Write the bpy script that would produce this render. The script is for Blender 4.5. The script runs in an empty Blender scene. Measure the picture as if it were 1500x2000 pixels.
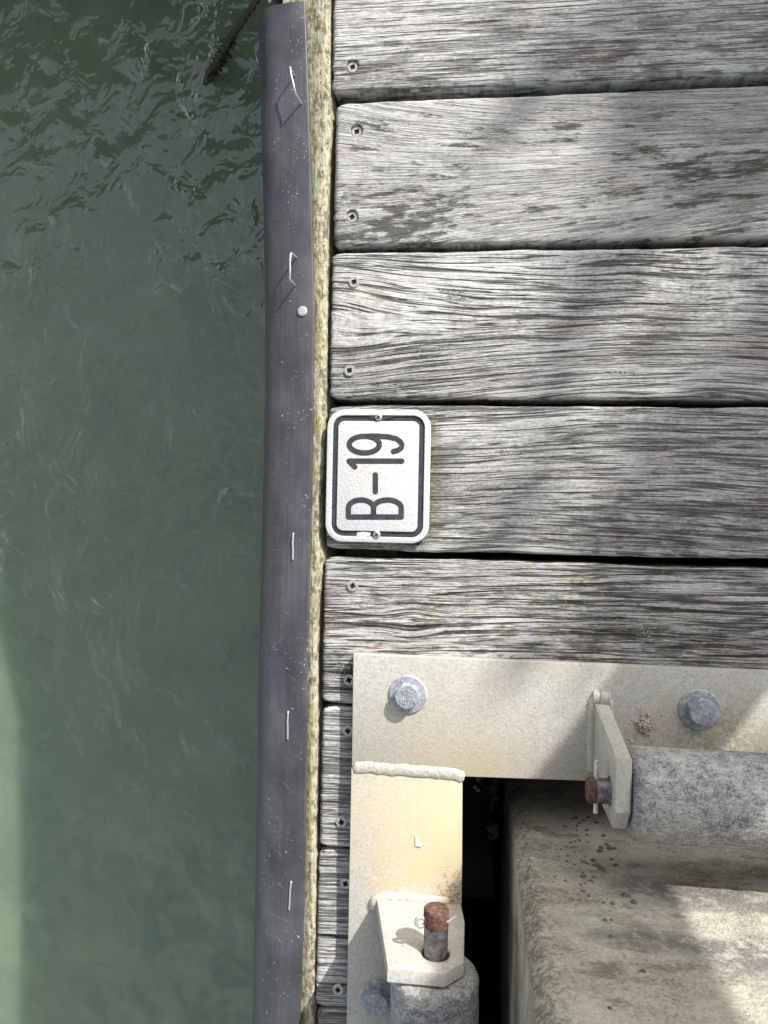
import bpy, bmesh, math, random
import numpy as np
from mathutils import Vector, Matrix, noise as mnoise

# ------------------------------------------------------------------ camera, sky, sun, exposure
S = bpy.context.scene
WZ = -0.60                         # water level below the deck
F_PX = 1450.0                      # focal length in photo pixels (1500 x 2000)
CAM = Vector((0.0, 0.0, 0.69))     # the phone is held 0.69 m above the deck; world origin lies below it
TILT = math.radians(6.95)          # leans towards the water
ROLL = math.radians(1.1)
r0 = Vector((math.cos(TILT), 0, -math.sin(TILT)))
fwd = Vector((-math.sin(TILT), 0, -math.cos(TILT)))
u0 = Vector((0, 1, 0))
rgt = r0 * math.cos(ROLL) + u0 * math.sin(ROLL)
upv = -r0 * math.sin(ROLL) + u0 * math.cos(ROLL)
cd = bpy.data.cameras.new('camera')
cam = bpy.data.objects.new('camera', cd)
S.collection.objects.link(cam)
cd.sensor_fit = 'VERTICAL'; cd.sensor_height = 36.0; cd.sensor_width = 27.0
cd.lens = 36.0 * F_PX / 2000.0
cd.clip_start = 0.02; cd.clip_end = 2000
m = Matrix((rgt, upv, -fwd)).transposed().to_4x4(); m.translation = CAM
cam.matrix_world = m
S.camera = cam
S.render.resolution_x = 768; S.render.resolution_y = 1024

SUN_EL = math.radians(28.5)
az = Vector((0.57, 0.82, 0)).normalized()              # horizontal direction towards the sun
TO_SUN = Vector((az.x * math.cos(SUN_EL), az.y * math.cos(SUN_EL), math.sin(SUN_EL)))
W = bpy.data.worlds.new('World'); S.world = W; W.use_nodes = True
wn = W.node_tree.nodes; wl = W.node_tree.links
bg = wn['Background']
sky = wn.new('ShaderNodeTexSky'); sky.sky_type = 'NISHITA'; sky.sun_disc = False
sky.sun_elevation = SUN_EL
sky.sun_rotation = math.atan2(az.x, az.y)
sky.air_density = 1.0; sky.dust_density = 1.6; sky.ozone_density = 1.0
# thin broken cloud over the whole sky
tc = wn.new('ShaderNodeTexCoord'); cn = wn.new('ShaderNodeTexNoise'); wl.new(tc.outputs['Generated'], cn.inputs['Vector'])
cn.inputs['Scale'].default_value = 6.0; cn.inputs['Detail'].default_value = 6; cn.inputs['Roughness'].default_value = .6
cr = wn.new('ShaderNodeMapRange'); wl.new(cn.outputs[0], cr.inputs[0])
for i_, q_ in enumerate((.42, .60, .22, 1.0)): cr.inputs[1 + i_].default_value = q_
bw = wn.new('ShaderNodeRGBToBW'); wl.new(sky.outputs[0], bw.inputs[0])
ml = wn.new('ShaderNodeVectorMath'); ml.operation = 'SCALE'; ml.inputs[0].default_value = (1.0, .985, .96)
mm = wn.new('ShaderNodeMath'); mm.operation = 'MULTIPLY'; mm.inputs[1].default_value = 2.1; wl.new(bw.outputs[0], mm.inputs[0]); wl.new(mm.outputs[0], ml.inputs['Scale'])
mx = wn.new('ShaderNodeMix'); mx.data_type = 'RGBA'; wl.new(cr.outputs[0], mx.inputs[0]); wl.new(sky.outputs[0], mx.inputs[6]); wl.new(ml.outputs[0], mx.inputs[7])
wl.new(mx.outputs[2], bg.inputs['Color'])
bg.inputs['Strength'].default_value = 0.12
sl = bpy.data.lights.new('sun', 'SUN'); sl.energy = 4.5; sl.angle = math.radians(0.53); sl.color = (1.0, 0.965, 0.915)
so = bpy.data.objects.new('sun', sl); S.collection.objects.link(so)
so.rotation_euler = TO_SUN.to_track_quat('Z', 'Y').to_euler(); so.location = TO_SUN * 20
S.view_settings.view_transform = 'Standard'; S.view_settings.look = 'None'
S.view_settings.exposure = 0.74; S.view_settings.gamma = 1.0; S.view_settings.use_curve_mapping = False

# ------------------------------------------------------------------ helpers
COL = S.collection
random.seed(4); RNG = np.random.default_rng(4)

def P(px, py, z=0.0):
    """photo pixel -> point on the horizontal plane at height z"""
    d = rgt * ((px - 750) / F_PX) - upv * ((py - 1000) / F_PX) + fwd
    return CAM + d * ((z - CAM.z) / d.z)
def PX(px, py, x):
    """photo pixel -> point on the vertical plane of constant x"""
    d = rgt * ((px - 750) / F_PX) - upv * ((py - 1000) / F_PX) + fwd
    return CAM + d * ((x - CAM.x) / d.x)
def PY(px, py, y):
    d = rgt * ((px - 750) / F_PX) - upv * ((py - 1000) / F_PX) + fwd
    return CAM + d * ((y - CAM.y) / d.y)
def nz(x, y=0.0, z=0.0): return mnoise.noise(Vector((x, y, z)))
def lerp(a, b, t): return a + (b - a) * t
def interp(v, xs, ys): return float(np.interp(v, xs, ys))

def tag(o, label=None, cat=None, group=None, kind=None):
    if label: o['label'] = label
    if cat: o['category'] = cat
    if group: o['group'] = group
    if kind: o['kind'] = kind
    return o
def empty(name, loc=(0, 0, 0)):
    o = bpy.data.objects.new(name, None); COL.objects.link(o); o.location = loc
    o.empty_display_size = 0.02
    return o
def link(name, me, mat, parent=None, smooth=True):
    if mat: me.materials.append(mat)
    if smooth:
        me.polygons.foreach_set('use_smooth', [True] * len(me.polygons))
    o = bpy.data.objects.new(name, me); COL.objects.link(o)
    if parent is not None:
        o.parent = parent
        base = Vector((0, 0, 0)); p = parent
        while p is not None: base += p.location; p = p.parent
        me.transform(Matrix.Translation(-base))
    return o
def mesh(name, verts, faces):
    me = bpy.data.meshes.new(name); me.from_pydata([tuple(v) for v in verts], [], faces); me.update()
    return me
def obj(name, verts, faces, mat, parent=None, smooth=True, fix=True):
    me = mesh(name, verts, faces)
    if fix:
        b = bmesh.new(); b.from_mesh(me); bmesh.ops.recalc_face_normals(b, faces=b.faces); b.to_mesh(me); b.free()
    return link(name, me, mat, parent, smooth)
def sharp(o, deg=35):
    o.data.set_sharp_from_angle(angle=math.radians(deg)); return o

def box(name, a, b, mat, parent=None, bev=0.002):
    bm = bmesh.new(); bmesh.ops.create_cube(bm, size=1)
    for v in bm.verts:
        v.co = Vector((lerp(a[0], b[0], v.co.x + .5), lerp(a[1], b[1], v.co.y + .5), lerp(a[2], b[2], v.co.z + .5)))
    if bev: bmesh.ops.bevel(bm, geom=bm.edges[:], offset=bev, segments=2, affect='EDGES', profile=.5)
    me = bpy.data.meshes.new(name); bm.to_mesh(me); bm.free()
    return sharp(link(name, me, mat, parent), 30)

def frame(axis):
    a = Vector(axis).normalized()
    t = Vector((0, 0, 1)) if abs(a.z) < .9 else Vector((1, 0, 0))
    x = t.cross(a).normalized(); y = a.cross(x)
    return x, y, a
def lathe_data(profile, origin, axis, n=32, rad=None, jitter=None, closed=True):
    x, y, a = frame(axis); o = Vector(origin)
    V = []; Fc = []
    for i, (r, h) in enumerate(profile):
        for k in range(n):
            t = 2 * math.pi * k / n
            rr = r if rad is None else rad(r, t, i)
            if jitter: rr += jitter(t, h, r)
            V.append(o + x * (rr * math.cos(t)) + y * (rr * math.sin(t)) + a * h)
    m_ = len(profile)
    for i in range(m_ - 1):
        for k in range(n):
            k2 = (k + 1) % n
            Fc.append((i * n + k, i * n + k2, (i + 1) * n + k2, (i + 1) * n + k))
    if closed:
        Fc.append(tuple(range(n - 1, -1, -1))); Fc.append(tuple((m_ - 1) * n + k for k in range(n)))
    return V, Fc
def lathe(name, profile, origin, axis, mat, parent=None, n=32, deg=35, **kw):
    V, Fc = lathe_data(profile, origin, axis, n, **kw)
    return sharp(obj(name, V, Fc, mat, parent), deg)

def tube_data(pts, rad, n=8, squash=None):
    pts = [Vector(p) for p in pts]; V = []; Fc = []
    x = None
    for i, p in enumerate(pts):
        d = (pts[min(i + 1, len(pts) - 1)] - pts[max(i - 1, 0)]).normalized()
        if x is None: x, y, _ = frame(d)
        else:
            x = (x - d * x.dot(d)).normalized(); y = d.cross(x)
        r = rad[i] if isinstance(rad, (list, tuple)) else rad
        for k in range(n):
            t = 2 * math.pi * k / n
            q = x * (r * math.cos(t)) + y * (r * math.sin(t))
            if squash: q.z *= squash
            V.append(p + q)
    for i in range(len(pts) - 1):
        for k in range(n):
            k2 = (k + 1) % n
            Fc.append((i * n + k, i * n + k2, (i + 1) * n + k2, (i + 1) * n + k))
    Fc.append(tuple(range(n - 1, -1, -1))); Fc.append(tuple((len(pts) - 1) * n + k for k in range(n)))
    return V, Fc
def tube(name, pts, rad, mat, parent=None, n=8, squash=None):
    V, Fc = tube_data(pts, rad, n, squash)
    return sharp(obj(name, V, Fc, mat, parent), 60)

def prism(name, poly, vec, mat, parent=None, bev=0.0015, seg=2):
    bm = bmesh.new()
    vs = [bm.verts.new(p) for p in poly]
    f = bm.faces.new(vs)
    ret = bmesh.ops.extrude_face_region(bm, geom=[f])
    for v in ret['geom']:
        if isinstance(v, bmesh.types.BMVert): v.co += Vector(vec)
    bmesh.ops.recalc_face_normals(bm, faces=bm.faces)
    if bev: bmesh.ops.bevel(bm, geom=bm.edges[:], offset=bev, segments=seg, affect='EDGES', profile=.5, clamp_overlap=True)
    me = bpy.data.meshes.new(name); bm.to_mesh(me); bm.free()
    return sharp(link(name, me, mat, parent), 30)

def rrect(cx, cy, hx, hy, r, n=8):
    out = []
    for sx, sy, a0 in ((1, 1, 0), (-1, 1, 90), (-1, -1, 180), (1, -1, 270)):
        for k in range(n + 1):
            t = math.radians(a0 + 90 * k / n)
            out.append((cx + sx * (hx - r) + r * math.cos(t), cy + sy * (hy - r) + r * math.sin(t)))
    return out

# ------------------------------------------------------------------ node materials
class M:
    def __init__(self, name, rough=.6, metallic=0.0, spec=.5):
        self.m = bpy.data.materials.new(name); self.m.use_nodes = True
        self.t = self.m.node_tree; self.b = self.t.nodes['Principled BSDF']
        self.b.inputs['Roughness'].default_value = rough
        self.b.inputs['Metallic'].default_value = metallic
        self.b.inputs['Specular IOR Level'].default_value = spec
    def put(self, inp, v):
        if v is None: return
        if hasattr(v, 'is_linked') or hasattr(v, 'links'): self.t.links.new(v, inp)
        else:
            if isinstance(v, (tuple, list)) and len(v) == 3 and inp.type == 'RGBA': v = (*v, 1)
            inp.default_value = v
    def pos(self):
        return self.t.nodes.new('ShaderNodeNewGeometry').outputs['Position']
    def attr(self, name, out='Vector'):
        n = self.t.nodes.new('ShaderNodeAttribute'); n.attribute_name = name; return n.outputs[out]
    def scale(self, v, s, off=(0, 0, 0)):
        n = self.t.nodes.new('ShaderNodeMapping'); self.put(n.inputs['Vector'], v)
        n.inputs['Scale'].default_value = s; n.inputs['Location'].default_value = off
        return n.outputs[0]
    def noise(self, v, scale=1.0, detail=4, rough=.55, dist=0.0, color=False):
        n = self.t.nodes.new('ShaderNodeTexNoise'); self.put(n.inputs['Vector'], v)
        n.inputs['Scale'].default_value = scale; n.inputs['Detail'].default_value = detail
        n.inputs['Roughness'].default_value = rough; n.inputs['Distortion'].default_value = dist
        return n.outputs['Color' if color else 0]
    def voro(self, v, scale=1.0, feature='F1', out='Distance', rand=1.0):
        n = self.t.nodes.new('ShaderNodeTexVoronoi'); n.feature = feature; self.put(n.inputs['Vector'], v)
        n.inputs['Scale'].default_value = scale; n.inputs['Randomness'].default_value = rand
        return n.outputs[out]
    def math(self, op, a, b=None, c=None, clamp=False):
        n = self.t.nodes.new('ShaderNodeMath'); n.operation = op; n.use_clamp = clamp
        self.put(n.inputs[0], a)
        if b is not None: self.put(n.inputs[1], b)
        if c is not None: self.put(n.inputs[2], c)
        return n.outputs[0]
    def rng(self, v, a, b, c=0.0, d=1.0):
        n = self.t.nodes.new('ShaderNodeMapRange'); n.interpolation_type = 'SMOOTHSTEP'; self.put(n.inputs[0], v)
        for i, q in enumerate((a, b, c, d)): n.inputs[1 + i].default_value = q
        return n.outputs[0]
    def ramp(self, v, stops):
        n = self.t.nodes.new('ShaderNodeValToRGB'); self.put(n.inputs[0], v)
        e = n.color_ramp.elements
        while len(e) < len(stops): e.new(0.5)
        for i, (p, c) in enumerate(stops):
            e[i].position = p; e[i].color = (*c, 1) if len(c) == 3 else c
        return n.outputs[0]
    def mix(self, f, a, b, mode='MIX'):
        n = self.t.nodes.new('ShaderNodeMix'); n.data_type = 'RGBA'; n.blend_type = mode
        self.put(n.inputs[0], f); self.put(n.inputs[6], a); self.put(n.inputs[7], b)
        return n.outputs[2]
    def ridge(self, v, w):
        d = self.math('ABSOLUTE', self.math('SUBTRACT', v, .5))
        return self.rng(d, 0.0, w, 1.0, 0.0)
    def blob(self, centre, radius, soft=.5):
        """soft spot in world space (a stain with its own place)"""
        n = self.t.nodes.new('ShaderNodeVectorMath'); n.operation = 'DISTANCE'
        self.put(n.inputs[0], self.pos()); n.inputs[1].default_value = centre
        return self.rng(n.outputs['Value'], radius * soft, radius, 1.0, 0.0)
    def bump(self, h, dist, strength=1.0, prev=None):
        n = self.t.nodes.new('ShaderNodeBump'); self.put(n.inputs['Height'], h)
        n.inputs['Distance'].default_value = dist; n.inputs['Strength'].default_value = strength
        if prev is not None: self.put(n.inputs['Normal'], prev)
        return n.outputs[0]
    def done(self, color=None, normal=None, rough=None, metallic=None):
        self.put(self.b.inputs['Base Color'], color)
        if normal is not None: self.put(self.b.inputs['Normal'], normal)
        if rough is not None: self.put(self.b.inputs['Roughness'], rough)
        if metallic is not None: self.put(self.b.inputs['Metallic'], metallic)
        return self.m

def mat_wood():
    k = M('weathered_wood', .82, spec=.25)
    g = k.attr('grain'); mask = k.attr('marks')
    sep = k.t.nodes.new('ShaderNodeSeparateXYZ'); k.put(sep.inputs[0], mask)
    crackiness, moss, yellow = sep.outputs
    sep2 = k.t.nodes.new('ShaderNodeSeparateXYZ'); k.put(sep2.inputs[0], k.attr('extra'))
    mild, edge, bold = sep2.outputs
    fine = k.noise(k.scale(g, (38, 1150, 1)), 1, 3, .7)
    streak = k.noise(k.scale(g, (9, 430, 1)), 1, 4, .68)
    mott = k.noise(k.scale(g, (210, 620, 2)), 1, 4, .85)
    broad = k.noise(k.scale(g, (6, 22, 3)), 1, 4, .6)
    v = k.math('ADD', k.math('MULTIPLY', fine, .36), k.math('ADD', k.math('MULTIPLY', streak, .24), k.math('MULTIPLY', mott, .50)))
    v = k.math('ADD', v, k.math('MULTIPLY', k.math('SUBTRACT', broad, .5), .30))
    base = k.ramp(v, [(.36, (.065, .063, .059)), (.45, (.190, .185, .176)), (.52, (.34, .334, .323)), (.59, (.48, .475, .463)), (.70, (.63, .625, .613))])
    hue = k.noise(k.scale(g, (14, 60, 5)), 1, 4, .6)
    base = k.mix(k.rng(hue, .52, .72, 0, .5), base, k.mix(1.0, base, (.90, .72, .64), 'MULTIPLY'))
    # mildew: olive-black flecks, heavy on some boards
    alg = k.noise(k.scale(g, (30, 110, 9)), 1, 5, .75)
    alg2 = k.noise(k.scale(g, (5, 12, 29)), 1, 3, .6)
    am = k.math('MULTIPLY', k.rng(k.math('ADD', alg, k.math('MULTIPLY', k.math('SUBTRACT', alg2, .5), .55)), .52, .62), mild)
    base = k.mix(k.math('MULTIPLY', am, .85), base, (.052, .052, .037))
    # dark checks along the grain
    c1 = k.math('MULTIPLY', k.ridge(k.noise(k.scale(g, (3.2, 120, 11)), 1, 3, .42), .050),
                k.rng(k.noise(k.scale(g, (8, 100, 17)), 1, 2), .40, .50))
    c1 = k.math('MULTIPLY', c1, crackiness)
    c2 = k.math('MULTIPLY', k.ridge(k.noise(k.scale(g, (8, 330, 13)), 1, 2, .5), .060),
                k.rng(k.noise(k.scale(g, (16, 200, 19)), 1, 2), .44, .54))
    c2 = k.math('MULTIPLY', c2, k.rng(crackiness, -.3, 1.0, 0, .9))
    cr = k.math('MAXIMUM', c1, c2, clamp=True)
    base = k.mix(k.math('MULTIPLY', cr, .90), base, (.012, .011, .010))
    ep = k.math('MULTIPLY', k.rng(k.noise(k.scale(g, (34, 20, 41)), 1, 3, .55), .50, .56), edge)
    base = k.mix(k.math('MULTIPLY', ep, .8), base, (.46, .48, .45))
    # pale crusty lichen with dark specks
    p = k.pos()
    lp = k.rng(k.noise(k.scale(g, (17, 52, 23)), 1, 4, .65), .64, .69)
    sp = k.rng(k.noise(p, 620, 2, .6), .44, .54)
    base = k.mix(k.math('MULTIPLY', lp, .85), base, k.mix(sp, (.035, .038, .034), (.34, .345, .315)))
    # yellow lichen dots
    yl = k.math('MULTIPLY', k.rng(k.noise(p, 150, 3, .65), .60, .66), yellow)
    base = k.mix(k.math('MULTIPLY', yl, .8), base, (.42, .30, .035))
    ms = k.math('MULTIPLY', moss, k.rng(k.noise(p, 260, 4, .7), .32, .62, .35, 1.0))
    base = k.mix(k.math('MULTIPLY', ms, .85), base, (.095, .088, .022))
    h = k.math('SUBTRACT', k.math('ADD', k.math('MULTIPLY', streak, .4), k.math('MULTIPLY', fine, .45)), k.math('MULTIPLY', cr, 1.5))
    nrm = k.bump(h, .0022, 1.0)
    return k.done(base, nrm)

def mat_plainwood(name, c=(.12, .10, .075)):
    k = M(name, .85, spec=.2); p = k.pos()
    n = k.noise(k.scale(p, (90, 8, 90)), 1, 5, .65)
    return k.done(k.ramp(n, [(.3, tuple(q * .45 for q in c)), (.7, tuple(q * 1.5 for q in c))]), k.bump(n, .002, .6))

def mat_lichenboard():
    k = M('lichen_board', .9, spec=.2); p = k.pos(); e = k.attr('across', 'Fac')
    gr = k.noise(k.scale(p, (420, 26, 60)), 1, 5, .65)
    n1 = k.noise(k.scale(p, (1, .45, 1)), 300, 5, .72)
    n2 = k.noise(k.scale(p, (1, .3, 1)), 70, 4, .6)
    wood = k.ramp(gr, [(.3, (.14, .11, .07)), (.5, (.36, .31, .20)), (.7, (.52, .48, .35))])
    c = k.mix(k.rng(n1, .46, .56), wood, (.47, .455, .35))
    c = k.mix(k.rng(k.noise(k.scale(p, (1, .5, 1)), 190, 5, .75), .50, .42, 0, .8), c, (.10, .088, .055))
    gm = k.math('MULTIPLY', k.rng(n2, .44, .62), k.rng(e, .05, .5, .8, .04))
    c = k.mix(gm, c, k.ramp(n1, [(.38, (.12, .125, .035)), (.6, (.37, .37, .15))]))
    c = k.mix(k.math('MULTIPLY', k.rng(k.noise(p, 34, 3), .62, .7), .5), c, (.42, .50, .34))
    return k.done(c, k.bump(k.math('ADD', n1, gr), .0022, .75))

def mat_fender():
    k = M('black_rubber', .42, spec=.42); p = k.pos()
    st = k.noise(k.scale(p, (700, 9, 200)), 1, 4, .6)
    dust = k.noise(k.scale(p, (1, .6, 1)), 28, 5, .6)
    c = k.ramp(k.math('ADD', k.math('MULTIPLY', st, .35), k.math('MULTIPLY', dust, .65)), [(.32, (.030, .032, .038)), (.5, (.056, .058, .066)), (.7, (.098, .100, .107))])
    # scuffs, thin scratches and white specks
    sc = None
    for i, (s, rz) in enumerate((((900, 60, 200), .5), ((700, 50, 100), -.9), ((60, 800, 100), .25))):
        mp = k.t.nodes.new('ShaderNodeMapping'); k.put(mp.inputs[0], p); mp.inputs['Rotation'].default_value = (0, 0, rz)
        q = k.noise(k.scale(mp.outputs[0], s, (i * 3.1, i * 7.7, 0)), 1, 2, .5)
        f = k.rng(q, .69, .75)
        sc = f if sc is None else k.math('MAXIMUM', sc, f)
    speck = k.math('MULTIPLY', k.rng(k.noise(p, 330, 3, .6), .655, .70), k.rng(k.noise(p, 18, 3), .46, .62))
    c = k.mix(k.math('MULTIPLY', sc, k.rng(k.noise(p, 60, 3), .35, .65, .05, .5)), c, (.24, .24, .245))
    c = k.mix(k.math('MULTIPLY', speck, .8), c, (.50, .50, .47))
    return k.done(c, k.bump(k.math('ADD', st, k.math('MULTIPLY', sc, .5)), .0003, .5), rough=k.rng(dust, .3, .7, .36, .56))

def mat_galv(name='galvanised_plate', base=(.455, .441, .402), stain=True, rough=.6, relief=.0004):
    k = M(name, rough, metallic=.12, spec=.4); p = k.pos()
    n1 = k.noise(p, 420, 4, .6); n2 = k.noise(p, 46, 5, .6); n3 = k.noise(p, 13, 4, .6)
    dark = tuple(q * .80 for q in base); lite = tuple(min(1, q * 1.13) for q in base)
    c = k.ramp(n1, [(.36, dark), (.5, base), (.64, lite)])
    c = k.mix(k.rng(n2, .42, .68, 0, .45), c, tuple(q * s for q, s in zip(base, (.92, .86, .74))))
    dk = k.rng(k.noise(p, 170, 3, .6), .715, .74)
    c = k.mix(k.math('MULTIPLY', dk, .6), c, (.16, .13, .10))
    mp = k.t.nodes.new('ShaderNodeMapping'); k.put(mp.inputs[0], p); mp.inputs['Rotation'].default_value = (0, 0, .7)
    c = k.mix(k.rng(k.noise(k.scale(mp.outputs[0], (700, 30, 100)), 1, 2), .70, .75, 0, .35), c, (.30, .29, .27))
    c = k.mix(k.rng(k.noise(k.scale(p, (30, 9, 30)), 1, 4, .6), .52, .70, 0, .35), c, (.42, .37, .28))
    if stain:
        c0 = P(872, 1700, .0135)
        f = k.math('MULTIPLY', k.blob(tuple(c0), .105, .05), k.rng(n2, .22, .6))
        c = k.mix(k.math('MULTIPLY', f, .6), c, (.55, .37, .17))
        c1 = P(860, 1580, .0135)
        c = k.mix(k.math('MULTIPLY', k.blob(tuple(c1), .13, .1), k.rng(n3, .25, .65, .35, .8)), c, (.58, .47, .29))
        c2 = P(905, 1745, .0135)
        g = k.math('MULTIPLY', k.blob(tuple(c2), .045, .1), k.rng(n1, .5, .58))
        c = k.mix(k.math('MULTIPLY', g, .75), c, (.10, .09, .05))
        c3 = P(1400, 1470, .0135)
        g = k.math('MULTIPLY', k.blob(tuple(c3), .075, .15), k.rng(k.noise(p, 260, 4, .7), .44, .56))
        c = k.mix(k.math('MULTIPLY', g, .7), c, (.27, .24, .10))
    return k.done(c, k.bump(n1, relief, .6), rough=k.rng(n2, .3, .7, rough - .1, rough + .15))

def mat_zinc():
    k = M('zinc_bolt', .5, metallic=.35, spec=.5); p = k.pos()
    n1 = k.noise(p, 300, 4, .65); n2 = k.noise(p, 90, 3)
    c = k.ramp(n1, [(.33, (.21, .235, .265)), (.52, (.34, .37, .405)), (.68, (.52, .54, .56))])
    c = k.mix(k.rng(n2, .58, .7, 0, .6), c, (.52, .53, .53))
    return k.done(c, k.bump(n1, .0005, .6))

def mat_rust():
    k = M('rust', .85, metallic=.1, spec=.25); p = k.pos()
    n1 = k.noise(p, 330, 5, .7)
    c = k.ramp(n1, [(.32, (.040, .022, .017)), (.5, (.115, .060, .044)), (.62, (.18, .10, .072)), (.74, (.28, .19, .155))])
    return k.done(c, k.bump(n1, .001, .8))

def mat_steel():
    k = M('pin_steel', .38, metallic=.75, spec=.5); p = k.pos()
    n1 = k.noise(p, 160, 5, .65)
    return k.done(k.ramp(n1, [(.35, (.09, .08, .085)), (.5, (.19, .18, .19)), (.68, (.34, .31, .28))]), k.bump(n1, .0003, .4), rough=k.rng(n1, .3, .7, .3, .55))

def mat_bright(name='stainless', c=(.62, .61, .58)):
    k = M(name, .38, metallic=.55, spec=.5); n = k.noise(k.pos(), 500, 3)
    return k.done(k.ramp(n, [(.3, tuple(q * .7 for q in c)), (.6, c)]), k.bump(n, .0002, .3))

def mat_roller():
    k = M('worn_roller', .78, spec=.25); p = k.pos()
    n1 = k.noise(p, 620, 4, .8); n2 = k.noise(k.scale(p, (1, 1.5, 1)), 130, 5, .75); n3 = k.noise(p, 14, 3)
    n4 = k.noise(k.scale(p, (150, 900, 400)), 1, 4, .6)
    v = k.math('ADD', k.math('MULTIPLY', n1, .46), k.math('ADD', k.math('MULTIPLY', n2, .39), k.math('MULTIPLY', n3, .30)))
    c = k.ramp(v, [(.43, (.045, .047, .055)), (.51, (.19, .19, .20)), (.57, (.33, .327, .32)), (.66, (.52, .51, .49))])
    c = k.mix(k.rng(n4, .62, .69, 0, .85), c, (.02, .02, .024))
    return k.done(c, k.bump(k.math('ADD', n1, n2), .0012, .7))

def mat_concrete():
    k = M('stained_concrete', .88, spec=.25); p = k.pos()
    n1 = k.noise(p, 420, 5, .7); n2 = k.noise(k.scale(p, (16, 30, 34)), 1, 5, .65); n3 = k.noise(k.scale(p, (7, 9, 13), (4, 0, 2)), 1, 4, .6)
    n4 = k.noise(k.scale(p, (20, 30, 46), (9, 3, 1)), 1, 5, .7)
    c = k.ramp(k.math('ADD', k.math('MULTIPLY', n1, .5), k.math('MULTIPLY', n2, .5)), [(.34, (.18, .16, .128)), (.45, (.42, .387, .318)), (.56, (.57, .535, .45)), (.70, (.68, .65, .57))])
    c = k.mix(k.rng(n4, .54, .66, 0, .7), c, (.21, .135, .075))           # rust wash
    c = k.mix(k.math('MULTIPLY', k.rng(n3, .48, .64, 0, .85), k.rng(k.noise(p, 110, 5, .75), .36, .56, .25, 1.0)), c, (.15, .148, .145))           # grey grime
    e = k.attr('corner', 'Fac')                                              # rough, dark crust on the chamfer
    f = k.math('MULTIPLY', e, k.rng(k.noise(p, 230, 6, .8), .44, .58))
    c = k.mix(k.math('MULTIPLY', f, .7), c, (.10, .085, .06))
    pit = k.rng(k.noise(p, 150, 2, .5), .70, .74)
    c = k.mix(k.math('MULTIPLY', pit, .5), c, (.12, .10, .08))
    wl = k.t.nodes.new('ShaderNodeSeparateXYZ'); k.put(wl.inputs[0], p)
    wet = k.rng(k.math('ADD', wl.outputs[2], k.math('MULTIPLY', n2, .10)), -.20, -.08, 1, 0)   # tide growth low on the pile
    c = k.mix(k.math('MULTIPLY', wet, .9), c, (.035, .034, .026))
    return k.done(c, k.bump(k.math('ADD', n1, n2), .004, .9))

def mat_signwhite():
    k = M('sign_white', .42, spec=.45); p = k.pos()
    mp = k.t.nodes.new('ShaderNodeMapping'); k.put(mp.inputs[0], p); mp.inputs['Rotation'].default_value = (0, 0, .5)
    d = k.noise(k.scale(mp.outputs[0], (900, 330, 300)), 1, 3, .55)
    n2 = k.noise(p, 60, 4)
    c = k.mix(k.rng(n2, .55, .75, 0, .35), (.55, .55, .545), (.44, .425, .385))
    c = k.mix(k.rng(d, .62, .70, 0, .6), c, (.38, .345, .29))
    c = k.mix(k.math('MULTIPLY', k.blob(tuple(P(722, 915, .007)), .022, .1), k.rng(k.noise(p, 330, 4), .45, .6, 0, .7)), c, (.55, .45, .32))
    return k.done(c, k.bump(d, .0014, .6))
def mat_signdark():
    k = M('sign_dark', .55, spec=.4); n = k.noise(k.pos(), 240, 4)
    return k.done(k.ramp(n, [(.35, (.024, .026, .031)), (.65, (.045, .048, .055))]))
def mat_flat(name, c, rough=.7, var=.25, sc=200, bump=.0004):
    k = M(name, rough, spec=.3); n = k.noise(k.pos(), sc, 4, .6)
    return k.done(k.ramp(n, [(.3, tuple(q * (1 - var) for q in c)), (.7, tuple(min(1, q * (1 + var)) for q in c))]), k.bump(n, bump, .6))

def mat_water():
    k = M('harbour_water', .03, spec=1.0); p = k.pos()
    k.b.inputs['IOR'].default_value = 1.60
    a = k.noise(k.scale(p, (1, .85, 1)), 7, 2, .45, .15)
    b = k.noise(k.scale(p, (1, .8, 1), (3, 1, 0)), 17, 3, .5, .5)
    c = k.noise(p, 48, 1, .5)
    gust = k.math('MULTIPLY', k.blob((-.42, .45, WZ), 1.30, .5), k.rng(k.noise(p, 4, 2), .35, .62, .45, 1.0))
    h = k.math('ADD', k.math('MULTIPLY', a, .8), k.math('MULTIPLY', k.math('ADD', k.math('MULTIPLY', b, .9), k.math('MULTIPLY', c, .08)), gust))
    silt = k.noise(p, 6, 4, .6, .6)
    col = k.ramp(silt, [(.3, (.145, .205, .128)), (.7, (.190, .258, .165))])
    k.b.inputs['Subsurface Weight'].default_value = 1.0; k.b.inputs['Subsurface Radius'].default_value = (.8, 1.0, .8); k.b.inputs['Subsurface Scale'].default_value = .30
    return k.done(col, k.bump(h, .024, .9))

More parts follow.
